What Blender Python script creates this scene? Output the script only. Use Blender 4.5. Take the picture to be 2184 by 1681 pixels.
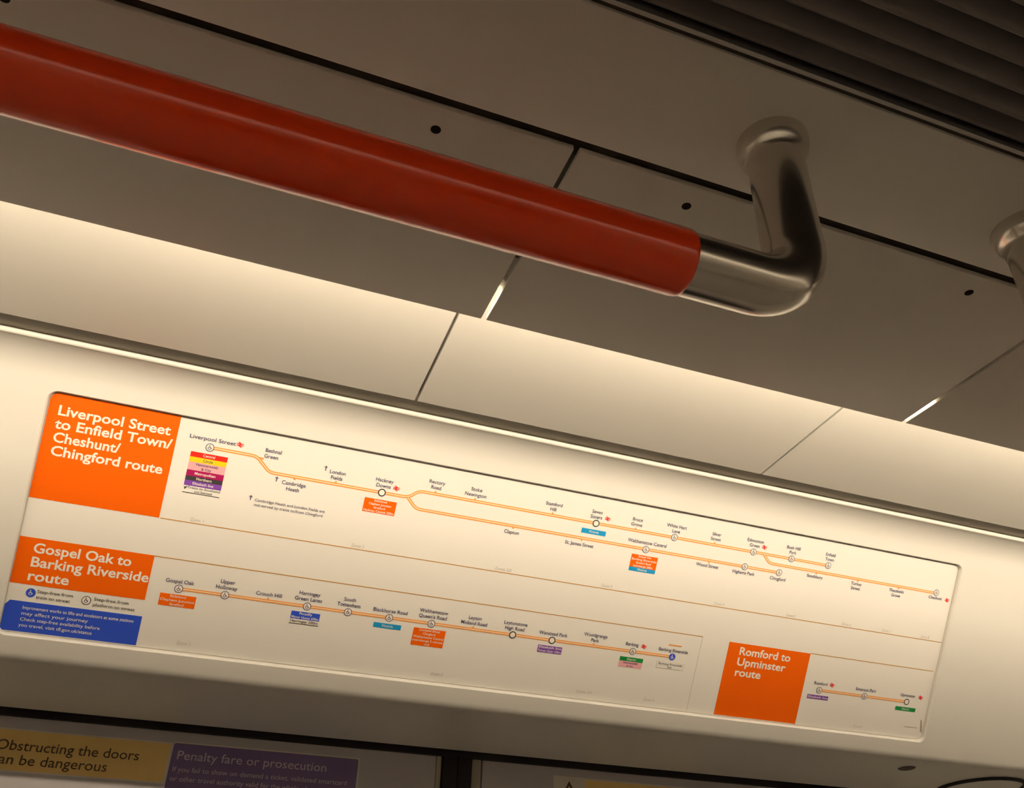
import bpy, bmesh, math, random
from mathutils import Matrix, Vector

# ------------------------------------------------------------------ scene, camera, world, exposure
for o in list(bpy.data.objects):
    bpy.data.objects.remove(o)
SC = bpy.context.scene
COL = SC.collection
H = 1.56                                   # eye height of the phone above the carriage floor
PITCH = math.radians(34.5)                 # lean of the sign wall
random.seed(4)

cam = bpy.data.cameras.new('camera')
cam.sensor_width = 36.0
cam.sensor_fit = 'HORIZONTAL'
cam.lens = 36.0 * 1800.0 / 2184.0
cam.clip_start = 0.01
cam_o = bpy.data.objects.new('camera', cam)
COL.objects.link(cam_o)
right = Vector((0.93851553, -0.34422536, 0.02641024))
down = Vector((0.2083636, 0.50377463, -0.83832913))
fwd = Vector((0.27526934, 0.79228784, 0.54452435))
m = Matrix.Identity(4)
for i in range(3):
    m[i][0] = right[i]; m[i][1] = -down[i]; m[i][2] = -fwd[i]
m[2][3] = H
cam_o.matrix_world = m
SC.camera = cam_o

world = bpy.data.worlds.new('world')
SC.world = world
world.use_nodes = True
bg = world.node_tree.nodes['Background']
bg.inputs[0].default_value = (0.02, 0.018, 0.016, 1)
bg.inputs[1].default_value = 0.3

SC.view_settings.view_transform = 'Standard'
SC.view_settings.look = 'None'
SC.view_settings.gamma = 1.0
SC.view_settings.use_curve_mapping = False
SC.view_settings.exposure = 0.0
LAMP = 57.0                                # radiance of the strip-light diffusers
LAMP_COL = (1.0, 0.83, 0.61)

# ------------------------------------------------------------------ materials
MATS = {}
def mat(name, col, rough=0.5, metal=0.0, noise=0.0, nscale=60.0, bump=0.0, coat=0.0, spec=0.5, stretch=None):
    if name in MATS:
        return MATS[name]
    mt = bpy.data.materials.new(name)
    mt.use_nodes = True
    nt = mt.node_tree
    b = nt.nodes['Principled BSDF']
    b.inputs['Base Color'].default_value = (*col, 1)
    b.inputs['Roughness'].default_value = rough
    b.inputs['Metallic'].default_value = metal
    b.inputs['Coat Weight'].default_value = coat
    b.inputs['Coat Roughness'].default_value = 0.05
    b.inputs['Specular IOR Level'].default_value = spec
    if noise or bump:
        tc = nt.nodes.new('ShaderNodeTexCoord')
        src = tc.outputs['Object']
        if stretch:
            mp = nt.nodes.new('ShaderNodeMapping')
            mp.inputs['Scale'].default_value = stretch
            nt.links.new(src, mp.inputs['Vector']); src = mp.outputs['Vector']
        n = nt.nodes.new('ShaderNodeTexNoise')
        n.inputs['Scale'].default_value = nscale
        n.inputs['Detail'].default_value = 4
        nt.links.new(src, n.inputs['Vector'])
        if noise:
            mx = nt.nodes.new('ShaderNodeMix'); mx.data_type = 'RGBA'
            mx.inputs['A'].default_value = (*[c * (1 - noise) for c in col], 1)
            mx.inputs['B'].default_value = (*[min(1, c * (1 + noise)) for c in col], 1)
            nt.links.new(n.outputs['Fac'], mx.inputs['Factor'])
            nt.links.new(mx.outputs['Result'], b.inputs['Base Color'])
        if bump:
            bp = nt.nodes.new('ShaderNodeBump')
            bp.inputs['Strength'].default_value = bump
            bp.inputs['Distance'].default_value = 0.0006
            nt.links.new(n.outputs['Fac'], bp.inputs['Height'])
            nt.links.new(bp.outputs['Normal'], b.inputs['Normal'])
    MATS[name] = mt
    return mt

def emit(name, col, strength):
    mt = bpy.data.materials.new(name)
    mt.use_nodes = True
    nt = mt.node_tree
    nt.nodes.clear()
    e = nt.nodes.new('ShaderNodeEmission')
    e.inputs[0].default_value = (*col, 1); e.inputs[1].default_value = strength
    out = nt.nodes.new('ShaderNodeOutputMaterial')
    nt.links.new(e.outputs[0], out.inputs[0])
    return mt

M_CEIL = mat('ceiling_paint', (0.86, 0.82, 0.76), 0.42, noise=0.03, nscale=9, bump=0.05)
M_COVE = mat('cove_white', (0.68, 0.66, 0.61), 0.42, noise=0.02, nscale=7)
M_WALL = mat('wall_white', (0.71, 0.69, 0.64), 0.40, noise=0.02, nscale=7)
M_TRIM = mat('trim_grey', (0.50, 0.46, 0.40), 0.45, noise=0.02, nscale=8)
M_BEAD = mat('bead_white', (0.80, 0.77, 0.70), 0.35)
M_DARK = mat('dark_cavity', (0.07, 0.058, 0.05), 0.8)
M_GAP = mat('roof_lining', (0.10, 0.09, 0.08), 0.9)
M_VENT = mat('vent_grey', (0.21, 0.185, 0.18), 0.5, noise=0.05, nscale=30)
M_VFRAME = mat('vent_frame_dark', (0.09, 0.08, 0.078), 0.6)
M_RIM = mat('vent_rim', (0.55, 0.52, 0.48), 0.35)
M_STEEL = mat('brushed_steel', (0.70, 0.66, 0.61), 0.20, metal=1.0, noise=0.05, nscale=30, bump=0.02, stretch=(0.2, 12, 12))
M_SLEEVE = mat('orange_red_sleeve', (0.95, 0.062, 0.008), 0.16, coat=0.5)
M_FLOOR = mat('floor_vinyl', (0.42, 0.40, 0.39), 0.6, noise=0.15, nscale=80)
M_DOOR = mat('door_grey', (0.56, 0.53, 0.54), 0.5, noise=0.03, nscale=12)
M_DEDGE = mat('door_edge', (0.52, 0.48, 0.38), 0.45)
M_RUBBER = mat('black_rubber', (0.018, 0.016, 0.018), 0.7)
M_SCREW = mat('dark_screw', (0.02, 0.016, 0.013), 0.8, spec=0.1)
M_HOUSE = mat('lamp_housing', (0.7, 0.68, 0.62), 0.4)
M_LAMP = emit('lamp_diffuser', LAMP_COL, LAMP)
M_SHEET = mat('map_sheet', (0.82, 0.79, 0.74), 0.38, noise=0.01, nscale=5)
M_ORANGE = mat('print_orange', (0.86, 0.125, 0.0005), 0.5, spec=0.15)
M_LINE = mat('print_line_orange', (0.86, 0.32, 0.06), 0.4)
M_RULE = mat('print_rule_brown', (0.55, 0.26, 0.05), 0.4)
M_PALE = mat('print_pale_core', (0.88, 0.72, 0.52), 0.4)
M_WHITE = mat('print_white', (0.86, 0.80, 0.72), 0.4)
M_NAVY = mat('print_navy', (0.05, 0.045, 0.13), 0.45)
M_BLACK = mat('print_black', (0.02, 0.018, 0.02), 0.45)
M_GREY = mat('print_grey', (0.55, 0.51, 0.45), 0.45)
M_BLUE = mat('print_blue', (0.03, 0.085, 0.60), 0.5, spec=0.2)
M_SKY = mat('print_sky_blue', (0.01, 0.30, 0.62), 0.4)
M_RED = mat('print_red', (0.75, 0.02, 0.01), 0.4)
M_YEL = mat('print_yellow', (0.85, 0.62, 0.01), 0.4)
M_PINK = mat('print_pink', (0.80, 0.40, 0.44), 0.4)
M_MAG = mat('print_magenta', (0.38, 0.005, 0.10), 0.4)
M_CHAR = mat('print_charcoal', (0.05, 0.045, 0.05), 0.4)
M_PUR = mat('print_purple', (0.20, 0.06, 0.40), 0.4)
M_GRN = mat('print_green', (0.01, 0.25, 0.05), 0.4)
M_STYEL = mat('notice_yellow', (0.94, 0.66, 0.22), 0.45, noise=0.05, nscale=14)
M_STPUR = mat('notice_purple', (0.20, 0.13, 0.33), 0.45, noise=0.05, nscale=14)
M_STWHT = mat('notice_white', (0.78, 0.72, 0.66), 0.45)
M_STTXT = mat('notice_lilac_text', (0.72, 0.64, 0.74), 0.45)
M_STBRN = mat('notice_brown_text', (0.10, 0.055, 0.02), 0.45)
M_SMUDGE = mat('grey_smudge', (0.40, 0.36, 0.29), 0.6)

# ------------------------------------------------------------------ helpers
def tag(o, label=None, cat=None, group=None, kind=None):
    if label: o['label'] = label
    if cat: o['category'] = cat
    if group: o['group'] = group
    if kind: o['kind'] = kind
    return o

def empty(name, loc=(0, 0, 0), rot=(0, 0, 0)):
    o = bpy.data.objects.new(name, None)
    o.empty_display_size = 0.05
    o.location = loc; o.rotation_euler = rot
    COL.objects.link(o)
    return o

def link(name, me, material, parent=None, smooth=None):
    o = bpy.data.objects.new(name, me)
    if material is not None and not me.materials:
        me.materials.append(material)
    COL.objects.link(o)
    if parent is not None:
        o.parent = parent
    if smooth is not None:
        for p in me.polygons: p.use_smooth = True
        me.set_sharp_from_angle(angle=math.radians(smooth))
    return o

def mesh(name, verts, faces, material, parent=None, smooth=None):
    me = bpy.data.meshes.new(name)
    me.from_pydata([tuple(v) for v in verts], [], faces)
    me.update()
    return link(name, me, material, parent, smooth)

def bm_obj(name, bm, material, parent=None, smooth=None):
    me = bpy.data.meshes.new(name)
    bmesh.ops.recalc_face_normals(bm, faces=bm.faces[:])
    bm.to_mesh(me); bm.free()
    return link(name, me, material, parent, smooth)

def box(name, x0, x1, y0, y1, z0, z1, material, parent=None, bevel=0.0):
    bm = bmesh.new()
    bmesh.ops.create_cube(bm, size=1.0)
    for v in bm.verts:
        v.co = Vector(((x0 + x1) / 2 + v.co.x * (x1 - x0), (y0 + y1) / 2 + v.co.y * (y1 - y0), (z0 + z1) / 2 + v.co.z * (z1 - z0)))
    if bevel:
        bmesh.ops.bevel(bm, geom=bm.edges[:], offset=bevel, segments=2, affect='EDGES', profile=0.5)
    return bm_obj(name, bm, material, parent, 35 if bevel else None)

def prism(name, prof, x0, x1, material, parent=None, sgn=1, smooth=None):
    """closed (y, z) profile extruded along the carriage"""
    n = len(prof)
    v = [(x0, sgn * y, z) for y, z in prof] + [(x1, sgn * y, z) for y, z in prof]
    f = [(i, (i + 1) % n, n + (i + 1) % n, n + i) for i in range(n)]
    f += [tuple(range(n - 1, -1, -1)), tuple(range(n, 2 * n))]
    bm = bmesh.new()
    bv = [bm.verts.new(q) for q in v]
    for q in f:
        bm.faces.new([bv[i] for i in q])
    return bm_obj(name, bm, material, parent, smooth)

def tube(name, path, r, material, parent=None, seg=32, cap=True):
    """round tube along a path of points; r is one radius or one for each point"""
    n = len(path)
    rr = r if isinstance(r, (list, tuple)) else [r] * n
    bm = bmesh.new()
    rings = []
    P = [Vector(p) for p in path]
    ref = None
    for i in range(n):
        t = (P[min(i + 1, n - 1)] - P[max(i - 1, 0)]).normalized()
        if ref is None:
            ref = Vector((0, 1, 0)) if abs(t.y) < 0.9 else Vector((1, 0, 0))
        u = (ref - t * ref.dot(t)).normalized()
        ref = u
        w = t.cross(u)
        rings.append([bm.verts.new(P[i] + (u * math.cos(2 * math.pi * k / seg) + w * math.sin(2 * math.pi * k / seg)) * rr[i]) for k in range(seg)])
    for i in range(n - 1):
        for k in range(seg):
            bm.faces.new((rings[i][k], rings[i][(k + 1) % seg], rings[i + 1][(k + 1) % seg], rings[i + 1][k]))
    if cap:
        bm.faces.new(rings[0]); bm.faces.new(rings[-1])
    return bm_obj(name, bm, material, parent, 40)

def lathe(name, prof, centre, material, parent=None, seg=40):
    """(r, z) profile turned about the vertical through centre"""
    bm = bmesh.new()
    rings = []
    for r, z in prof:
        rings.append([bm.verts.new((centre[0] + r * math.cos(2 * math.pi * k / seg), centre[1] + r * math.sin(2 * math.pi * k / seg), centre[2] + z)) for k in range(seg)])
    for i in range(len(prof) - 1):
        for k in range(seg):
            bm.faces.new((rings[i][k], rings[i][(k + 1) % seg], rings[i + 1][(k + 1) % seg], rings[i + 1][k]))
    bm.faces.new(rings[0]); bm.faces.new(rings[-1])
    return bm_obj(name, bm, material, parent, 40)

def dup(o, parent, dx):
    c = o.copy(); COL.objects.link(c); c.parent = parent
    c.matrix_parent_inverse = o.matrix_parent_inverse.copy(); c.location.x += dx
    return c

# ------------------------------------------------------------------ profile of the carriage (y outwards from the aisle, z up)
X0, X1 = -5.0, 7.0
ZC, ZV = H + 0.540, H + 0.620               # ceiling panels / raised cove panels
Y_SEAM0, Y_SEAM1, Y_EDGE = 0.4145, 0.4250, 0.6645
Y_COVE = 0.968
JOINT, PITCHX, PITCHV = 0.197, 0.537, 0.5535                # panel joints along the carriage
D = 1.204                                   # distance of the map's plane from the camera
cn, sn = math.cos(PITCH), math.sin(PITCH)
def plane_pt(up, out=0.0):                  # point of the leaning wall: up along it, out of it towards the aisle
    return ((D - out) * cn - up * sn, H + (D - out) * sn + up * cn)

# ---- floor, ends, roof
tag(box('floor', X0, X1, -1.56, 1.56, -0.04, 0.0, M_FLOOR), kind='structure')
tag(box('wall_left', X0 - 0.04, X0, -1.5, 1.5, 0.0, H + 0.8, M_WALL), kind='structure')
tag(box('wall_right', X1, X1 + 0.04, -1.5, 1.5, 0.0, H + 0.8, M_WALL), kind='structure')

# ---- ceiling: separate panels with open joints
ceil = tag(empty('ceiling', (0, 0, ZC)), kind='structure')
def ceil_child(o):
    o.parent = ceil; o.matrix_parent_inverse = Matrix.Translation((0, 0, -ZC))
    return o
ceil_child(box('roof_lining', X0, X1, -1.10, 1.10, ZV + 0.05, ZV + 0.07, M_GAP))
GAPC, GAPV = 0.0052, 0.0042
first = {}
k0 = int((X0 - JOINT) / PITCHX); k1 = int((X1 - JOINT) / PITCHX)
for s in (1, -1):
    ya, yb = sorted((s * Y_SEAM1, s * Y_EDGE))
    ca, cb = sorted((s * 0.600, s * Y_COVE))
    for k in range(k0, k1):
        xa = JOINT + k * PITCHX
        if s not in first:
            p = box('ceiling_panel', xa + GAPC / 2, xa + PITCHX - GAPC / 2, ya, yb, ZC, ZC + 0.006, M_CEIL, bevel=0.0012)
            c0x = JOINT + k * PITCHV
            c = prism('cove_panel', [(0.600, ZV + 0.016), (Y_COVE, ZV - 0.0005), (Y_COVE, ZV + 0.0055), (0.600, ZV + 0.022)], c0x + GAPV / 2, c0x + PITCHV - GAPV / 2, M_COVE, None, s)
            ceil_child(p); ceil_child(c)
            hs = []
            for hx in (0.113, PITCHX - 0.113):
                h = lathe('screw', [(0.0042, 0.001), (0.0042, -0.0002), (0.0036, -0.0005), (0.0004, -0.0005)], (xa + hx, s * 0.4465, 0), M_SCREW, seg=16)
                h.parent = p; h.location = (0, 0, ZC)
                hs.append(h)
            first[s] = (p, c, hs, xa)
        else:
            p0, c0, hs0, xq = first[s]
            p = dup(p0, ceil, xa - xq); c = dup(c0, ceil, (k - k0) * PITCHV)
            for h in hs0:
                q = h.copy(); COL.objects.link(q); q.parent = p
    a, b = sorted((s * 0.3035, s * Y_SEAM0))
    ceil_child(box('ceiling_strip', X0, X1, a, b, ZC - 0.001, ZC + 0.012, M_CEIL, bevel=0.0015))
    a, b = sorted((s * 0.700, s * Y_COVE))
    ceil_child(prism('joint_backing', [(0.66, ZV + 0.0225), (Y_COVE, ZV + 0.0085), (Y_COVE, ZV + 0.0105), (0.66, ZV + 0.0245)], X0, X1, M_TRIM, None, s))
    a, b = sorted((s * 0.400, s * 0.440))
    ceil_child(box('seam_backing', X0, X1, a, b, ZC + 0.013, ZC + 0.019, M_DARK))

# ---- trim between the cove and the leaning wall
def arc(c, r, a0, a1, n):
    return [(c[0] + r * math.cos(math.radians(a0 + (a1 - a0) * i / n)), c[1] + r * math.sin(math.radians(a0 + (a1 - a0) * i / n))) for i in range(n + 1)]
BX, BZ = 1.0105, ZV + 0.0045
for s, nm in ((1, 'trim_1'), (-1, 'trim_2')):
    t = tag(empty(nm, (0, s * 0.99, ZV)), kind='structure')
    a = prism('trim_channel', [(0.955, ZV + 0.0065), (BX, ZV + 0.0085), (BX, ZV + 0.016), (0.955, ZV + 0.016)], X0, X1, M_TRIM, None, s)
    b = prism('trim_bead', arc((BX, BZ), 0.0042, 90, 290, 10) + [(BX + 0.010, BZ - 0.002), (BX + 0.010, BZ + 0.0042)], X0, X1, M_BEAD, None, s, 40)
    for q in (a, b):
        q.parent = t; q.matrix_parent_inverse = Matrix.Translation((0, -s * 0.99, -ZV))

# ---- leaning wall with a recess for the map, rounded into the door header below
RECESS = 0.0068
SX0, SX1, SU0, SU1 = -0.2585, 1.2165, -0.1235, -0.4408   # map recess: along x / along the slope
def fillet(p, a0, a1, r, n):                             # points along a curve that turns from heading a0 to a1
    out = [p]
    st = math.radians(abs(a1 - a0)) * r / n
    for i in range(n):
        a = math.radians(a0 + (a1 - a0) * (i + 0.5) / n)
        p = (p[0] + st * math.cos(a), p[1] + st * math.sin(a)); out.append(p)
    return out
A_S = -90 + 34.5
U_TOP, U_BOT = -0.1075, -0.4630
top_pt = plane_pt(U_TOP, RECESS)
fl = fillet((0, 0), 4, A_S, 0.054, 12)
off = (top_pt[0] - fl[-1][0], top_pt[1] - fl[-1][1])
TOPC = [(p[0] + off[0], p[1] + off[1]) for p in fl]
A_H = -5
BOTC = fillet(plane_pt(U_BOT, RECESS), A_S, A_H, 0.022, 10)
HB = BOTC[-1]
def on_header(sd):                                       # distance down the header -> (y, z)
    return (HB[0] + sd * math.cos(math.radians(A_H)), HB[1] + sd * math.sin(math.radians(A_H)))
# header ends where the black gap above the doors starts (elevation 10.42 degrees seen from the aisle centre)
te = math.tan(math.radians(10.42))
hl = (HB[1] - H - te * HB[0]) / (te * math.cos(math.radians(A_H)) - math.sin(math.radians(A_H)))
HE = on_header(hl)
YD = HE[0] + 0.034                       # inner face of the doors
BOTC += [HE, (HE[0] + 0.004, HE[1] + 0.003), (HE[0] + 0.005, HE[1] + 0.03)]

def strip(bm, prof, s):
    rows = [[bm.verts.new((x, s * y, z)) for y, z in prof] for x in (X0, X1)]
    for i in range(len(prof) - 1):
        bm.faces.new((rows[0][i], rows[0][i + 1], rows[1][i + 1], rows[1][i]))

def round_rect(x0, x1, y0, y1, r, n=8):
    pts = []
    for cx, cy, a in ((x1 - r, y1 - r, 0), (x0 + r, y1 - r, 90), (x0 + r, y0 + r, 180), (x1 - r, y0 + r, 270)):
        for i in range(n + 1):
            t = math.radians(a + 90 * i / n)
            pts.append((cx + r * math.cos(t), cy + r * math.sin(t)))
    return pts

for s, nm in ((1, 'wall_front'), (-1, 'wall_back')):
    bm = bmesh.new()
    strip(bm, TOPC, s)
    strip(bm, BOTC, s)
    def wp(x, u, out):
        y, z = plane_pt(u, out)
        return (x, s * y, z)
    outer = [bm.verts.new(wp(x, u, RECESS)) for x, u in ((X0, U_TOP), (X0, U_BOT), (X1, U_BOT), (X1, U_TOP))]
    if s == 1:
        rr = round_rect(SX0, SX1, SU1, SU0, 0.011)
        rim = round_rect(SX0 - 0.0016, SX1 + 0.0016, SU1 - 0.0022, SU0 + 0.0012, 0.0125)
        lip = [bm.verts.new(wp(x, u, RECESS)) for x, u in rim]
        mid = [bm.verts.new(wp(x, u, RECESS - 0.0018)) for x, u in rr]
        sof = [bm.verts.new(wp(x, u, -0.0006)) for x, u in rr]
        n = len(rr)
        cs = [(n // 4) * q + n // 8 for q in (0, 1, 2, 3)]      # corner mids: +x+u, -x+u, -x-u, +x-u
        corner_out = [outer[3], outer[0], outer[1], outer[2]]
        for q in range(4):
            a, b = cs[q], cs[(q + 1) % 4]
            idx = [a]
            while idx[-1] != b:
                idx.append((idx[-1] + 1) % n)
            bm.faces.new([lip[i] for i in idx] + [corner_out[(q + 1) % 4], corner_out[q]])
        for i in range(n):
            bm.faces.new((lip[i], lip[(i + 1) % n], mid[(i + 1) % n], mid[i]))
            bm.faces.new((mid[i], mid[(i + 1) % n], sof[(i + 1) % n], sof[i]))
        bm.faces.new(sof)
    else:
        bm.faces.new(outer)
    bmesh.ops.remove_doubles(bm, verts=bm.verts[:], dist=1e-5)
    me = bpy.data.meshes.new(nm)
    bmesh.ops.triangulate(bm, faces=[f for f in bm.faces if len(f.verts) > 4])
    bmesh.ops.recalc_face_normals(bm, faces=bm.faces[:])
    bm.to_mesh(me); bm.free()
    w = tag(link(nm, me, M_WALL, None, 25), kind='structure')
    # side panels below the header, beyond the doors
    for xa, xb in ((X0, -0.320 * YD / 1.4), (1.170 * YD / 1.4, X1)):
        a, b = sorted((s * YD, s * (YD + 0.04)))
        box('side_panel', xa, xb, a, b, 0.0, H + 0.34, M_WALL, w)
    a, b = sorted((s * (YD + 0.02), s * (YD + 0.05)))
    box('door_pocket', X0, X1, a, b, H + 0.20, H + 0.40, M_DARK, w)

wall = bpy.data.objects['wall_front']
SEAL_Z = YD * 0.1755
# dark seal strip under the header, screw plug and arched seam on the header
box('header_seal', X0, X1, YD - 0.009, YD + 0.005, H + SEAL_Z, H + SEAL_Z + 0.07, M_RUBBER, wall)
def hdr(x, sd, lift=0.0):
    y, z = on_header(sd)
    a = math.radians(A_H)
    return Vector((x, y + lift * math.sin(a), z - lift * math.cos(a)))
def header_sd(y):
    return (y - HB[0]) / math.cos(math.radians(A_H))
N = 28
bm = bmesh.new()
vs = [bm.verts.new(hdr(1.234 + 0.0155 * math.cos(t), 0.0425 + 0.0155 * math.sin(t), 0.0003)) for t in [2 * math.pi * i / N for i in range(N)]]
vt = [bm.verts.new(hdr(1.234 + 0.0135 * math.cos(t), 0.0425 + 0.0135 * math.sin(t), 0.0013)) for t in [2 * math.pi * i / N for i in range(N)]]
for i in range(N):
    bm.faces.new((vs[i], vs[(i + 1) % N], vt[(i + 1) % N], vt[i]))
bm.faces.new(vt); bm.faces.new(vs[::-1])
tag(bm_obj('screw_plug', bm, mat('plug_brown', (0.10, 0.08, 0.06), 0.7), wall), 'dark screw plug')
cov = tag(empty('round_cover', hdr(1.471, 0.1135)), 'round cover with a black ring, set in the soffit above the right door', 'cover')
inv = Matrix.Translation(-cov.location)
ring = [hdr(1.471 + 0.079 * math.cos(t), 0.1135 + 0.079 * math.sin(t), 0.001) for t in [2 * math.pi * i / 48 for i in range(49)]]
q1 = tube('ring', ring, 0.0042, M_RUBBER, None, 10, cap=False)
bm = bmesh.new()
va = [bm.verts.new(hdr(1.471 + 0.077 * math.cos(t), 0.1135 + 0.077 * math.sin(t), 0.0004)) for t in [2 * math.pi * i / 48 for i in range(48)]]
vb = [bm.verts.new(hdr(1.471 + 0.070 * math.cos(t), 0.1135 + 0.070 * math.sin(t), 0.004)) for t in [2 * math.pi * i / 48 for i in range(48)]]
for i in range(48):
    bm.faces.new((va[i], va[(i + 1) % 48], vb[(i + 1) % 48], vb[i]))
bm.faces.new(vb); bm.faces.new(va[::-1])
q2 = bm_obj('face_plate', bm, M_WALL)
for q in (q1, q2):
    q.parent = cov; q.matrix_parent_inverse = inv

# ---- doors
def door(nm, xa, xb, s, seam_side, rear=False):
    a, b = sorted((s * (YD + 0.005), s * (YD + 0.040)))
    d = tag(empty(nm, ((xa + xb) / 2, s * (YD + 0.02), 0.0)), kind='structure')
    inv = Matrix.Translation((-(xa + xb) / 2, -s * (YD + 0.02), 0))
    parts = []
    lo, hi = (xa, xb)
    if seam_side == 'hi':
        parts.append(box('edge_seal', xb - 0.026, xb, *sorted((s * (YD - 0.008), s * (YD + 0.040))), 0.0, H + SEAL_Z + 0.002, M_RUBBER, bevel=0.003)); hi = xb - 0.026
        parts.append(box('edge_strip', hi - 0.010, hi - 0.001, *sorted((s * (YD - 0.0015), s * (YD + 0.03))), 0.0, H + SEAL_Z + 0.0015, M_DEDGE, bevel=0.002)); hi -= 0.011
    else:
        parts.append(box('edge_seal', xa, xa + 0.026, *sorted((s * (YD - 0.008), s * (YD + 0.040))), 0.0, H + SEAL_Z + 0.002, M_RUBBER, bevel=0.003)); lo = xa + 0.026
        parts.append(box('edge_strip', lo + 0.001, lo + 0.018, *sorted((s * (YD - 0.0015), s * (YD + 0.03))), 0.0, H + SEAL_Z + 0.0015, M_DEDGE, bevel=0.002)); lo += 0.0205
    # leaf with a window opening lower down
    z0, z1, zw0, zw1 = 0.0, H + SEAL_Z + 0.0015, 0.85, H + 0.02
    y0, y1 = sorted((s * YD, s * (YD + 0.036)))
    bm = bmesh.new()
    def bb(xa_, xb_, za_, zb_):
        r_ = bmesh.ops.create_cube(bm, size=1.0)
        for v in r_['verts']:
            v.co = Vector(((xa_ + xb_) / 2 + v.co.x * (xb_ - xa_), (y0 + y1) / 2 + v.co.y * (y1 - y0), (za_ + zb_) / 2 + v.co.z * (zb_ - za_)))
    bb(lo, hi, zw1, z1); bb(lo, hi, z0, zw0); bb(lo, lo + 0.12, zw0, zw1); bb(hi - 0.12, hi, zw0, zw1)
    parts.append(bm_obj('door_leaf', bm, M_DOOR))
    parts.append(box('window_pane', lo + 0.11, hi - 0.11, *sorted((s * (YD + 0.010), s * (YD + 0.018))), zw0 - 0.005, zw1 + 0.005, mat('dark_glass', (0.012, 0.013, 0.016), 0.06)))
    for q in parts:
        q.parent = d; q.matrix_parent_inverse = inv
    return d
DS = YD / 1.40
DX = 0.4125 * DS
XL, XR = -0.315 * DS, 1.165 * DS
door('door_1', XL, DX, 1, 'hi')
door('door_2', DX, XR, 1, 'lo')
door('door_3', XL, DX, -1, 'hi')
door('door_4', DX, XR, -1, 'lo')

# ------------------------------------------------------------------ strip lights above the ceiling edge
def strip_light(s, label):
    t = tag(empty('strip_light', (0, s * 0.63, ZC + 0.01)), label, 'lamp', 'strip lights above the ceiling edges')
    inv = Matrix.Translation((0, -s * 0.63, -(ZC + 0.01)))
    yb, yt = 0.612, 0.6335                 # diffuser tilted downwards
    zb, zt = ZC + 0.0105, ZC + 0.0328
    a = prism('lamp_housing', [(0.570, ZC + 0.0065), (0.616, ZC + 0.0065), (yb - 0.0012, zb - 0.0005), (yt - 0.0014, zt + 0.0012), (0.6375, zt + 0.002), (0.6375, zt + 0.006), (0.570, zt + 0.006)], X0, X1, M_HOUSE, None, s)
    b = prism('diffuser', [(yb, zb), (yt, zt), (yt - 0.001, zt + 0.0003), (yb - 0.001, zb + 0.0003)], X0, X1, M_LAMP, None, s)
    for q in (a, b):
        q.parent = t; q.matrix_parent_inverse = inv
    return t
strip_light(1, 'warm white strip light hidden above the ceiling edge over the route map')
strip_light(-1, 'warm white strip light hidden above the ceiling edge across the aisle')

# ------------------------------------------------------------------ ceiling vent
v = tag(empty('ceiling_vent', (0, 0, ZC)), 'dark louvred ceiling vent running along the middle of the carriage', 'vent')
inv = Matrix.Translation((0, 0, -ZC))
vent_parts = [box('vent_box', X0, X1, -0.300, 0.300, ZC + 0.050, ZC + 0.056, M_DARK)]
for s in (1, -1):
    vent_parts.append(prism('vent_frame', [(0.2985, ZC + 0.050), (0.2985, ZC - 0.0008), (0.2955, ZC - 0.0008), (0.2955, ZC + 0.050)], X0, X1, M_VFRAME, None, s))
    vent_parts.append(prism('vent_rim', [(0.2985, ZC - 0.0009), (0.2985, ZC - 0.0022), (0.2978, ZC - 0.0030), (0.2964, ZC - 0.0030), (0.2957, ZC - 0.0022), (0.2957, ZC - 0.0009)], X0, X1, M_RIM, None, s, 30))
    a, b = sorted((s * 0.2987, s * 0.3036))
    vent_parts.append(box('vent_shadow_strip', X0, X1, a, b, ZC + 0.002, ZC + 0.011, M_DARK))  # dark fill in the gap: shadow line beside the rim, put in as colour
    slat0 = None
    y = 0.2930
    for i in range(16):
        yy = y - 0.0182 * i
        if slat0 is None:
            w_ = 0.0176
            slat0 = prism('vent_slat', [(0, 0.001), (-0.0016, -0.0005), (-0.0040, 0.0), (-w_ - 0.003, 0.020), (-w_ - 0.0022, 0.0216), (-0.0024, 0.0036)], X0, X1, M_VENT, None, s, 30)
            slat0.location = (0, s * yy, ZC + 0.005)
            vent_parts.append(slat0)
        else:
            q = slat0.copy(); COL.objects.link(q); q.location = (0, s * yy, ZC + 0.002)
            vent_parts.append(q)
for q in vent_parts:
    q.parent = v; q.matrix_parent_inverse = inv

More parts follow.
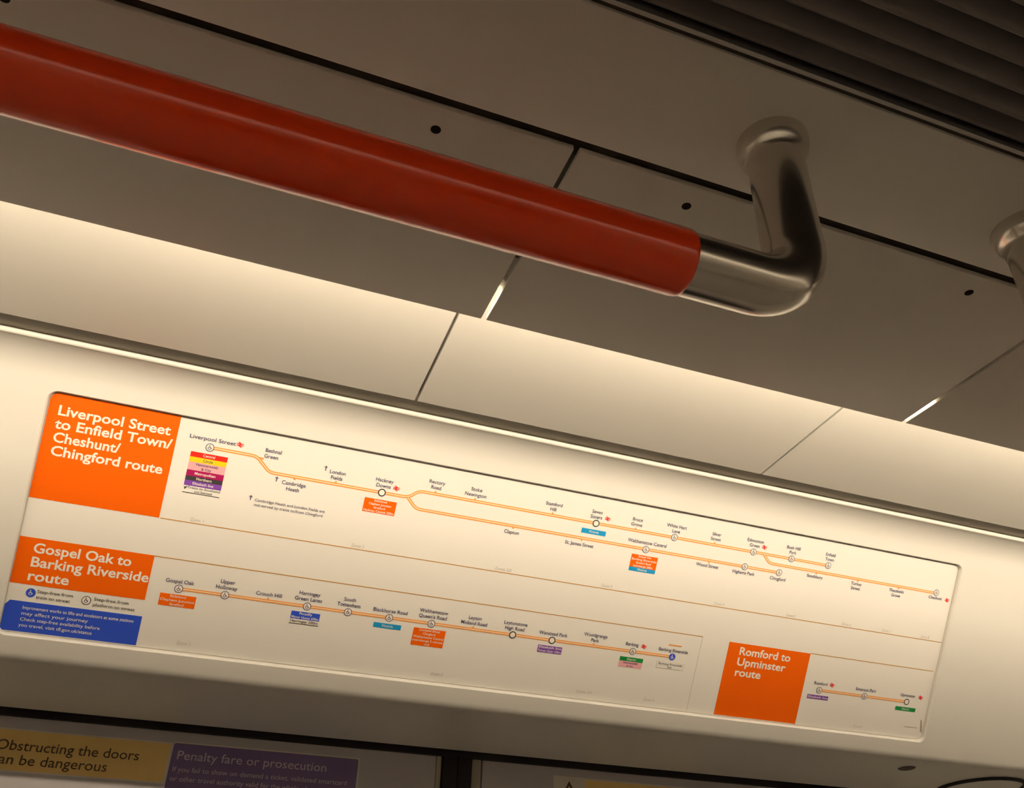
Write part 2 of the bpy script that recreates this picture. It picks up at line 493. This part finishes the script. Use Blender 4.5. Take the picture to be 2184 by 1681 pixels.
# ------------------------------------------------------------------ grab rails
RY, RZ, RR, RS = 0.3590, H + 0.3785, 0.0217, 0.0231
def bent(xleg, xdir, xend, rb):
    pts = [(xleg + 0.004, RY + 0.003, ZC - 0.001), (xleg, RY, RZ + rb)]
    for i in range(1, 15):
        a = math.radians(90 * i / 14)
        pts.append((xleg + xdir * rb * (1 - math.cos(a)), RY, RZ + rb - rb * math.sin(a)))
    return pts
def grab_rail(xa, xb, rb, sa, sb, label):
    t = tag(empty('grab_rail', ((xa + xb) / 2, RY, RZ)), label, 'grab rail', 'orange sleeved ceiling grab rails')
    inv = Matrix.Translation((-(xa + xb) / 2, -RY, -RZ))
    path = bent(xa, 1, xb, rb) + bent(xb, -1, xa, rb)[::-1]
    parts = [tube('steel_tube', path, RR, M_STEEL, None, 40)]
    e = 0.0035
    parts.append(tube('sleeve', [(sa, RY, RZ), (sa + 0.0008, RY, RZ), (sa + e, RY, RZ), (sb - e, RY, RZ), (sb - 0.0008, RY, RZ), (sb, RY, RZ)],
                      [RR, RS - 0.0006, RS, RS, RS - 0.0006, RR], M_SLEEVE, None, 48))
    for xl in (xa, xb):
        fp = [(0.0282, 0.0), (0.0282, -0.004), (0.0278, -0.008), (0.0268, -0.012), (0.0252, -0.0155), (0.0236, -0.0185), (0.0224, -0.022), (RR, -0.027)]
        parts.append(lathe('flange', fp, (xl + 0.0035, RY + 0.003, ZC - 0.001), M_STEEL))
    for q in parts:
        q.parent = t; q.matrix_parent_inverse = inv
    return t
grab_rail(-1.25, 0.335, 0.042, -1.16, 0.2415, 'orange-red sleeved steel grab rail with its bent end in the middle of the picture')
grab_rail(0.597, 2.25, 0.042, 0.69, 2.15, 'next steel grab rail, only its flange and leg showing at the right edge')

# ------------------------------------------------------------------ route map (local frame: x along, y up the slope, z out; millimetres below)
oy, oz = plane_pt(-0.125)
MAP = tag(empty('route_map', (0, oy, oz), (math.radians(124.5), 0, 0)),
          'long lit route map with orange title blocks, recessed in the leaning wall above the doors', 'route map')
MMS = 0.001
Z_BLK, Z_LINE, Z_CORE, Z_BOX, Z_MK, Z_MK2, Z_TXT = 0.30, 0.30, 0.40, 0.35, 0.50, 0.60, 0.55
Z_BASE = 0.3                              # face of the sheet above the recess floor, mm

def poly(name, pts, z, material, parent=MAP, th=0.12):
    """thin printed film: closed outline in map millimetres"""
    n = len(pts)
    bm = bmesh.new()
    a = [bm.verts.new((x * MMS, y * MMS, (Z_BASE + z) * MMS)) for x, y in pts]
    b = [bm.verts.new((x * MMS, y * MMS, (Z_BASE + z - th) * MMS)) for x, y in pts]
    bm.faces.new(a); bm.faces.new(b[::-1])
    for i in range(n):
        bm.faces.new((a[i], b[i], b[(i + 1) % n], a[(i + 1) % n]))
    return bm_obj(name, bm, material, parent)

def rect(name, x0, x1, y0, y1, z, material, parent=MAP):
    return poly(name, [(x0, y0), (x1, y0), (x1, y1), (x0, y1)], z, material, parent)

def ribbon_pts(path, w):
    P = [Vector(p) for p in path]
    L, R = [], []
    for i in range(len(P)):
        d1 = (P[i] - P[i - 1]).normalized() if i else (P[1] - P[0]).normalized()
        d2 = (P[i + 1] - P[i]).normalized() if i < len(P) - 1 else d1
        n1 = Vector((-d1.y, d1.x)); n2 = Vector((-d2.y, d2.x))
        nn = (n1 + n2).normalized()
        k = w / 2 / max(0.5, nn.dot(n1))
        L.append(P[i] + nn * k); R.append(P[i] - nn * k)
    return [tuple(q) for q in L] + [tuple(q) for q in R[::-1]]

def smooth_path(path, r=7.0, n=5):
    out = [path[0]]
    for i in range(1, len(path) - 1):
        a, b, c = Vector(path[i - 1]), Vector(path[i]), Vector(path[i + 1])
        rr = min(r, (a - b).length / 2, (c - b).length / 2)
        p, q = b + (a - b).normalized() * rr, b + (c - b).normalized() * rr
        for k in range(n + 1):
            t = k / n
            out.append(tuple(p * (1 - t) ** 2 + b * 2 * t * (1 - t) + q * t * t))
    out.append(path[-1])
    return out

def route(path, material=M_LINE):
    p = smooth_path(path)
    a = poly('route_line', ribbon_pts(p, 4.4), Z_LINE, material)
    poly('line_core', ribbon_pts(p, 1.25), Z_CORE, M_PALE, a)
    return a

def text(body, x, y, size, material, parent=MAP, align='CENTER', width=None, bold=0.0, z=Z_TXT, name='lettering', frame=None, spacing=1.0):
    cu = bpy.data.curves.new('t', 'FONT')
    cu.body = body; cu.size = size; cu.align_x = align; cu.align_y = 'CENTER'
    cu.resolution_u = 3; cu.offset = bold * size; cu.space_character = spacing
    ob = bpy.data.objects.new('t', cu)
    COL.objects.link(ob)
    dg = bpy.context.evaluated_depsgraph_get()
    me = bpy.data.meshes.new_from_object(ob.evaluated_get(dg))
    bpy.data.objects.remove(ob); bpy.data.curves.remove(cu)
    me.materials.clear()
    xs = [v_.co.x for v_ in me.vertices]
    k = 1.0
    if width and xs:
        k = width / (max(xs) - min(xs))
    for v_ in me.vertices:
        v_.co = Vector(((x + v_.co.x * k) * MMS, (y + v_.co.y) * MMS, (Z_BASE + z) * MMS))
    me.name = name
    return link(name, me, material, parent)

def ring_pts(x, y, r, n=24):
    return [(x + r * math.cos(2 * math.pi * i / n), y + r * math.sin(2 * math.pi * i / n)) for i in range(n)]

def station(x, y, kind):
    """interchange or step-free roundel on a line"""
    edge = M_BLACK if kind == 'ring' else (M_BLUE if kind == 'solid' else M_NAVY)
    a = poly('station_marker', ring_pts(x, y, 5.6), Z_MK, edge)
    if kind == 'ring':
        poly('marker_face', ring_pts(x, y, 4.1), Z_MK2, M_WHITE, a)
    elif kind == 'step':
        poly('marker_face', ring_pts(x, y, 4.7), Z_MK2, M_WHITE, a)
        wheel(x, y, M_NAVY, a)
    else:
        wheel(x, y, M_WHITE, a)
    return a

def wheel(x, y, material, parent):
    """small wheelchair pictogram"""
    z = 0.70
    poly('wheel', ribbon_pts([(x + 1.9 * math.cos(math.radians(t)) - 0.3, y + 1.9 * math.sin(math.radians(t)) - 0.9) for t in range(120, 381, 26)], 0.75), z, material, parent)
    poly('figure', ribbon_pts([(x - 0.6, y + 2.3), (x - 0.4, y + 0.2), (x + 1.2, y + 0.1), (x + 2.3, y - 1.9)], 0.85), z, material, parent)
    poly('figure_head', ring_pts(x - 0.6, y + 3.1, 0.65, 10), z, material, parent)

def rail_symbol(x, y):
    """double-arrow rail symbol"""
    a = poly('rail_symbol', ribbon_pts([(x - 4.6, y + 1.0), (x + 4.6, y + 1.0)], 1.1), Z_BOX, M_RED)
    poly('rail_symbol_bar', ribbon_pts([(x - 4.6, y - 1.2), (x + 4.6, y - 1.2)], 1.1), Z_BOX, M_RED, a)
    poly('rail_symbol_bar', ribbon_pts([(x - 2.6, y + 3.4), (x + 1.6, y + 1.0), (x - 2.2, y - 1.2), (x + 2.2, y - 3.6)], 1.2), Z_BOX + 0.02, M_RED, a)
    return a

def tick(x, y, up, material=M_LINE):
    return rect('station_tick', x - 1.3, x + 1.3, *(sorted((y, y + (4.3 if up else -4.3)))), Z_LINE - 0.05, material)

NS, NP = 7.5, 7.9
def name(x, y, *lines):
    """station name, y of its lowest line when above the line"""
    n = len(lines)
    for i, l in enumerate(lines):
        text(l, x, y + NP * (n - 1 - i), NS, M_NAVY, name='station_name', bold=0.006)

def name_dn(x, y, *lines):
    for i, l in enumerate(lines):
        text(l, x, y - NP * i, NS, M_NAVY, name='station_name', bold=0.006)

def sbox(x0, x1, y1, y0, material, lines, tmat=M_WHITE, size=None, nm='interchange_box'):
    b = rect(nm, x0, x1, y0, y1, Z_BOX, material)
    n = len(lines)
    hh = (y1 - y0) / n
    for i, l in enumerate(lines):
        if not l: continue
        sz = size or min(5.2, hh * 0.92)
        wd = len(l) * 0.56 * sz
        text(l, (x0 + x1) / 2, y1 - hh * (i + 0.5), sz, tmat, b, width=(x1 - x0) * 0.94 if wd > (x1 - x0) * 0.94 else None, bold=0.01)
    return b

# sheet
sheet_pts = round_rect(SX0 * 1000 + 1.2, SX1 * 1000 - 1.2, -314.7, 0.3, 10)
poly('map_sheet', sheet_pts, 0.0, M_SHEET, MAP, th=0.7)

# title blocks
lsp = [(-98.0, -139.0), (-98.0, -0.2)] + [(x, y) for x, y in round_rect(-257.3, -98.0, -139.0, -0.2, 10)[9:18]] + [(-257.3, -139.0)]
blk = poly('title_block', lsp, Z_BLK, M_ORANGE)
for i, (t, w) in enumerate((('Liverpool Street', 138), ('to Enfield Town/', 144), ('Cheshunt/', 81), ('Chingford route', 137))):
    text(t, -246 + 0.6 * i, -22.5 - 17.6 * i, 18.2, M_WHITE, blk, 'LEFT', w, bold=0.022)
blk = rect('title_block', -257.3, -93.0, -251.3, -190.2, Z_BLK, M_ORANGE)
for i, (t, w) in enumerate((('Gospel Oak to', 119), ('Barking Riverside', 144), ('route', 49))):
    text(t, -239, -203.5 - 18.2 * i, 18.2, M_WHITE, blk, 'LEFT', w, bold=0.022)
blk = rect('title_block', 796.0, 953.0, -313.4, -192.4, Z_BLK, M_ORANGE)
for i, (t, w) in enumerate((('Romford to', 98), ('Upminster', 93), ('route', 49))):
    text(t, 817, -205.5 - 17.6 * i, 18.2, M_WHITE, blk, 'LEFT', w, bold=0.022)
# step-free key and blue notice
a = poly('key_symbol', ring_pts(-230.5, -261.5, 5.8), Z_MK, M_BLUE); wheel(-230.5, -261.5, M_WHITE, a)
a = poly('key_symbol', ring_pts(-163.6, -262.0, 5.8), Z_MK, M_BLACK)
poly('key_face', ring_pts(-163.6, -262.0, 5.0), Z_MK2, M_WHITE, a); wheel(-163.6, -262.0, M_NAVY, a)
for x, l1, l2, w1, w2 in ((-223.5, 'Step-free from', 'train to street', 43, 41), (-155, 'Step-free from', 'platform to street', 43, 52)):
    text(l1, x, -258.8, 6.0, M_BLACK, MAP, 'LEFT', w1, name='key_text'); text(l2, x, -266.4, 6.0, M_BLACK, MAP, 'LEFT', w2, name='key_text')
bp = poly('blue_notice', [(-91.7, -313.4), (-91.7, -273.8), (-252.5, -273.8), (-257.3, -280.0), (-257.3, -313.4)], Z_BLK, M_BLUE)
for i, (t, w) in enumerate((('Improvement works to lifts and escalators at some stations', 135), ('may affect your journey', 80), ('Check step-free availability before', 96), ('you travel, visit tfl.gov.uk/status', 88))):
    text(t, -236.4, -281.6 - 7.65 * i, 6.2, M_WHITE, bp, 'LEFT', w, bold=0.006)

# rules
for x0, x1, y in ((-96.5, 1215.0, -139.2), (-93.0, 746.0, -190.7), (953.0, 1210.0, -192.0)):
    rect('rule', x0, x1, y - 0.55, y + 0.55, Z_LINE, M_RULE)
# faint edges of the lower tables
rect('table_edge', 745.4, 746.2, -313.0, -191.2, 0.12, M_GREY)
# route lines
Y1, YB, YL, YC = -34.3, -53.2, -68.0, -55.0
route([(-50, Y1), (8, Y1), (29, YB), (226, YB), (240, -41.4), (949, -41.4)])
route([(226, YB - 0.6), (240.5, -67.6), (858.8, -67.6)])
route([(823, -41.8), (837, YC), (1179, YC)])
route([(-54, -230.0), (699, -230.0)], M_LINE)
route([(986, -251.8), (1168, -251.8)], M_LINE)
# stations of the Liverpool Street lines
text('Liverpool Street', -82.8, -23.4, NS, M_NAVY, MAP, 'LEFT', 60, name='station_name', bold=0.006)
station(-54.1, Y1, 'step'); rail_symbol(-16.5, -23.0)
text('Bethnal', 17.2, -23.8, NS, M_NAVY, MAP, 'LEFT', name='station_name', bold=0.006)
text('Green', 17.2, -31.8, NS, M_NAVY, MAP, 'LEFT', name='station_name', bold=0.006)
rect('station_tick', 11.0, 17.6, -37.4, -34.8, Z_LINE - 0.05, M_LINE)
name(120.3, -44.5, 'London', 'Fields'); tick(120.3, YB, True)
name_dn(64.5, -63.3, 'Cambridge', 'Heath'); tick(64.1, YB, False)
name(187.5, -43.4, 'Hackney', 'Downs'); station(187.2, YB, 'ring'); rail_symbol(206.5, -43.6)
for x, y in ((102.8, -32.6), (40.4, -59.6), (12.0, -91.0)):
    a = rect('dagger', x - 0.5, x + 0.5, y - 4.2, y + 2.8, Z_TXT, M_NAVY)
    rect('dagger_bar', x - 2.1, x + 2.1, y + 0.3, y + 1.2, Z_TXT + 0.02, M_NAVY, a)
text('Cambridge Heath and London Fields are', 17.8, -94.0, 5.6, M_NAVY, MAP, 'LEFT', 96, name='footnote')
text('not served by trains to/from Chingford', 18.0, -100.6, 5.6, M_NAVY, MAP, 'LEFT', 94, name='footnote')
sbox(165, 211.6, -63.6, -83.6, M_ORANGE, ['Richmond', 'Clapham Junction', 'Stratford', 'Hackney Central 200m'])
b0 = -43.4
for mt, y1, y0, ls, tm in ((M_RED, -43.4, -50.4, ['Central'], M_WHITE), (M_YEL, -50.4, -57.3, ['Circle'], M_NAVY), (M_PINK, -57.3, -68.2, ['Hammersmith', '& City'], M_NAVY),
                           (M_MAG, -68.2, -76.4, ['Metropolitan'], M_WHITE), (M_CHAR, -76.4, -82.4, ['Northern'], M_WHITE), (M_PUR, -82.4, -89.6, ['Elizabeth line'], M_WHITE)):
    sbox(-76.6, -28.4, y1, y0, mt, ls, tm)
text('Trains to Southend', -50.0, -92.0, 4.5, M_BLACK, MAP, width=42, name='airport_note')
text('and Stansted', -50.0, -96.6, 4.5, M_BLACK, MAP, name='airport_note')
poly('plane_symbol', [(-76.5, -92.5), (-72, -91.2), (-71, -92.0), (-73, -92.8), (-74, -94.8), (-75, -94.8), (-74.6, -92.9)], Z_TXT, M_BLACK)
rect('underline', -76.6, -28.4, -99.6, -98.9, Z_TXT, M_BLACK)
name(263.2, -32.2, 'Rectory', 'Road'); tick(263.6, -41.4, True)
name(323.8, -32.2, 'Stoke', 'Newington'); tick(324.4, -41.4, True)
name(447.6, -32.4, 'Stamford', 'Hill'); tick(448.0, -41.4, True)
name(519.4, -31.8, 'Seven', 'Sisters'); station(521.0, -41.6, 'ring'); rail_symbol(538.5, -31.3)
sbox(499.9, 540.7, -51.6, -59.0, M_SKY, ['Victoria'])
name(588.6, -32.0, 'Bruce', 'Grove'); tick(588.2, -41.4, True)
name(657.8, -31.4, 'White Hart', 'Lane'); station(657.2, -41.2, 'step')
name(730.2, -32.0, 'Silver', 'Street'); tick(730.0, -41.4, True)
name(802.8, -30.8, 'Edmonton', 'Green'); station(803.1, -41.3, 'step'); rail_symbol(821.5, -30.6)
name(876.2, -31.0, 'Bush Hill', 'Park'); station(876.4, -41.2, 'step')
name(949.6, -31.0, 'Enfield', 'Town'); station(949.1, -41.4, 'step')
name_dn(390.6, -77.2, 'Clapton'); tick(391.6, -67.6, False)
name_dn(501.3, -77.6, 'St. James Street'); tick(503.4, -67.6, False)
name(613.6, -57.4, 'Walthamstow Central'); station(613.2, -68.0, 'step')
sbox(591.4, 637.2, -77.8, -98.0, M_ORANGE, ['Gospel Oak', 'Barking Riverside', "Queen's Road", 'interchange 200m'])
sbox(591.4, 637.2, -98.0, -104.2, M_SKY, ['Victoria'])
name_dn(725.6, -76.4, 'Wood Street'); tick(727.2, -67.6, False)
name_dn(793.0, -77.6, 'Highams Park'); station(793.2, -67.6, 'step')
name_dn(858.6, -78.0, 'Chingford'); station(858.8, -67.4, 'step')
name_dn(928.0, -63.6, 'Southbury'); tick(929.8, YC, False)
name_dn(1012.4, -63.4, 'Turkey', 'Street'); tick(1014.2, YC, False)
name_dn(1096.2, -63.4, 'Theobalds', 'Grove'); tick(1099.6, YC, False)
name_dn(1179.6, -63.4, 'Cheshunt'); station(1179.8, -54.2, 'step'); rail_symbol(1206.0, -63.8)
for x, t in ((-49.7, 'Zone 1'), (170.1, 'Zone 2'), (390.5, 'Zones 2/3'), (561.6, 'Zone 3'), (761.7, 'Zone 4'), (898.7, 'Zone 5'), (1010.6, 'Zone 6'), (1093.5, 'Zone 7'), (1176.3, 'Zone 8')):
    text(t, x, -134.4, 6.4, M_GREY, name='zone_name')
# stations of the Gospel Oak line
YG = -230.0
name(-54.4, -220.4, 'Gospel Oak'); station(-53.9, YG, 'step')
sbox(-75.8, -29.2, -238.3, -254.8, M_ORANGE, ['Richmond', 'Clapham Junction', 'Stratford'])
name(6.6, -219.6, 'Upper', 'Holloway'); station(6.6, YG, 'step')
name(64.2, -220.8, 'Crouch Hill'); tick(64.1, YG, True)
name(118.8, -219.8, 'Harringay', 'Green Lanes'); station(118.8, YG, 'step')
sbox(99.2, 139.4, -238.5, -249.3, M_BLUE, ['Piccadilly', 'Manor House 600m'])
sbox(98.8, 139.6, -249.3, -255.4, M_WHITE, ['Harringay 200m'], M_BLACK)
rect('underline', 98.8, 139.6, -256.3, -255.5, Z_BOX, M_BLACK)
name(176.2, -219.8, 'South', 'Tottenham'); station(176.8, YG, 'step')
name(237.0, -220.4, 'Blackhorse Road'); station(237.2, YG, 'step')
sbox(216.5, 257.2, -238.8, -246.0, M_SKY, ['Victoria'])
name(300.6, -220.0, 'Walthamstow', "Queen's Road"); station(300.4, YG, 'step')
sbox(276.0, 324.6, -238.4, -264.2, M_ORANGE, ['Liverpool Street', 'Chingford', 'Walthamstow Central', 'interchange 5 minute', 'walk'])
name(364.4, -220.8, 'Leyton', 'Midland Road'); tick(364.2, YG, True)
name(428.8, -220.3, 'Leytonstone', 'High Road'); station(427.6, YG, 'ring')
name(491.8, -220.0, 'Wanstead Park'); station(491.8, YG, 'ring')
sbox(471.6, 511.2, -239.0, -250.2, M_PUR, ['Elizabeth line', 'Forest Gate 100m'])
name(561.8, -221.0, 'Woodgrange', 'Park'); tick(561.2, YG, True)
name(625.6, -219.0, 'Barking'); station(629.3, YG, 'step'); rail_symbol(646.5, -219.8)
sbox(609.8, 650.4, -239.7, -246.4, M_GRN, ['District'])
sbox(609.6, 649.8, -246.4, -256.0, M_PINK, ['Hammersmith', '& City'], M_NAVY)
name(699.2, -219.9, 'Barking Riverside'); station(699.4, YG, 'solid')
rect('orange_dash', 688.7, 712.5, -212.2, -210.4, Z_BOX, M_LINE)
a = rect('interchange_box', 674.8, 723.4, -250.4, -239.4, Z_BOX - 0.1, M_GREY)
b = rect('box_face', 675.4, 722.8, -249.4, -240.0, Z_BOX, M_SHEET, a)
text('Barking Riverside', 699, -242.6, 5.0, M_BLACK, a, width=42); text('pier', 699, -247.2, 5.0, M_BLACK, a)
for x, t in ((-32.4, 'Zone 2'), (324.6, 'Zone 3'), (562.6, 'Zones 3/4'), (675.0, 'Zone 4')):
    text(t, x, -303.0, 6.4, M_GREY, name='zone_name')
# stations of the Romford line
YR = -251.8
name(986.0, -240.4, 'Romford'); station(985.7, YR, 'step'); rail_symbol(1008.8, -240.2)
sbox(964.5, 1006.5, -260.6, -267.6, M_PUR, ['Elizabeth line'])
name(1079.0, -240.8, 'Emerson Park'); station(1078.3, YR, 'step')
name(1168.0, -240.4, 'Upminster'); station(1168.1, YR, 'ring'); rail_symbol(1195.8, -241.0)
sbox(1147.4, 1190.2, -261.4, -268.2, M_GRN, ['District'])
text('Zone 6', 1077.7, -305.2, 6.4, M_GREY, name='zone_name')
rect('underline', 1174.4, 1202.0, -295.2, -294.2, Z_TXT, M_GREY)
poly('smudge', [(1206.5, -281), (1208.5, -280), (1212.5, -292), (1214.0, -302), (1211.0, -302), (1208.5, -292)], 0.2, M_SMUDGE)

# ------------------------------------------------------------------ notices on the doors (local frame: x along, y up, z out of the door)
def notice(nmx, xc, label):
    t = tag(empty(nmx, (xc * DS, YD, H)), label, 'notice')
    t.rotation_euler = (math.radians(90), 0, 0)
    return t
def nrect(nm, par, x0, x1, z0, z1, lift, material, r=0.0):
    xc = par.location.x
    x0, x1, z0, z1 = (x0 * DS - xc) * 1000, (x1 * DS - xc) * 1000, z0 * DS * 1000, z1 * DS * 1000
    pts = round_rect(x0, x1, z0, z1, r, 4) if r else [(x0, z0), (x1, z0), (x1, z1), (x0, z1)]
    return poly(nm, pts, lift - Z_BASE, material, par, th=0.15)
def ntext(body, par, x, z, size, material, width=None, bold=0.0):
    return text(body, (x * DS - par.location.x) * 1000, z * DS * 1000, size * DS, material, par, 'LEFT', width * DS, bold, z=0.9 - Z_BASE)
t = notice('door_notice', -0.17, 'yellow notice reading Obstructing the doors can be dangerous on the left door')
nrect('notice_border', t, -0.330, -0.0190, 0.1755, 0.2305, 0.3, M_STWHT)
nrect('notice_face', t, -0.328, -0.0215, 0.1775, 0.2285, 0.5, M_STYEL)
ntext('Obstructing the doors', t, -0.245, 0.2085, 18.5, M_STBRN, 184, 0.004)
ntext('can be dangerous', t, -0.245, 0.1905, 18.5, M_STBRN, 146, 0.004)
t = notice('door_notice', 0.12, 'purple notice about penalty fares and prosecution on the left door')
nrect('notice_border', t, -0.0188, 0.2570, 0.1515, 0.2325, 0.3, M_STWHT, 4)
nrect('notice_face', t, -0.0172, 0.2545, 0.1535, 0.2305, 0.5, M_STPUR, 3)
ntext('Penalty fare or prosecution', t, -0.0105, 0.2140, 17.0, M_STTXT, 216, 0.002)
for i, l in enumerate(('If you fail to show on demand a ticket, validated smartcard', 'or other travel authority valid for the whole of your journey,')):
    ntext(l, t, -0.0125, 0.1955 - 0.0125 * i, 9.5, M_STTXT, 252, 0.002)
t = notice('door_notice', 0.72, 'white and yellow warning notice with a triangle on the right door')
nrect('notice_border', t, 0.5796, 0.860, 0.175, 0.2330, 0.3, M_STWHT)
nrect('notice_face', t, 0.6364, 0.858, 0.177, 0.2305, 0.5, M_STYEL)
a = poly('warning_triangle', [((x - 0.72) * DS * 1000, z * DS * 1000) for x, z in ((0.5860, 0.190), (0.6300, 0.190), (0.6080, 0.2265))], 0.5 - Z_BASE, M_STBRN, t)
poly('triangle_face', [((x - 0.72) * DS * 1000, z * DS * 1000) for x, z in ((0.5925, 0.194), (0.6235, 0.194), (0.6080, 0.2190))], 0.6 - Z_BASE, M_STYEL, a)
ntext('Obstructing the doors', t, 0.652, 0.2085, 18.5, M_STBRN, 184, 0.004)
ntext('can be dangerous', t, 0.652, 0.1905, 18.5, M_STBRN, 146, 0.004)
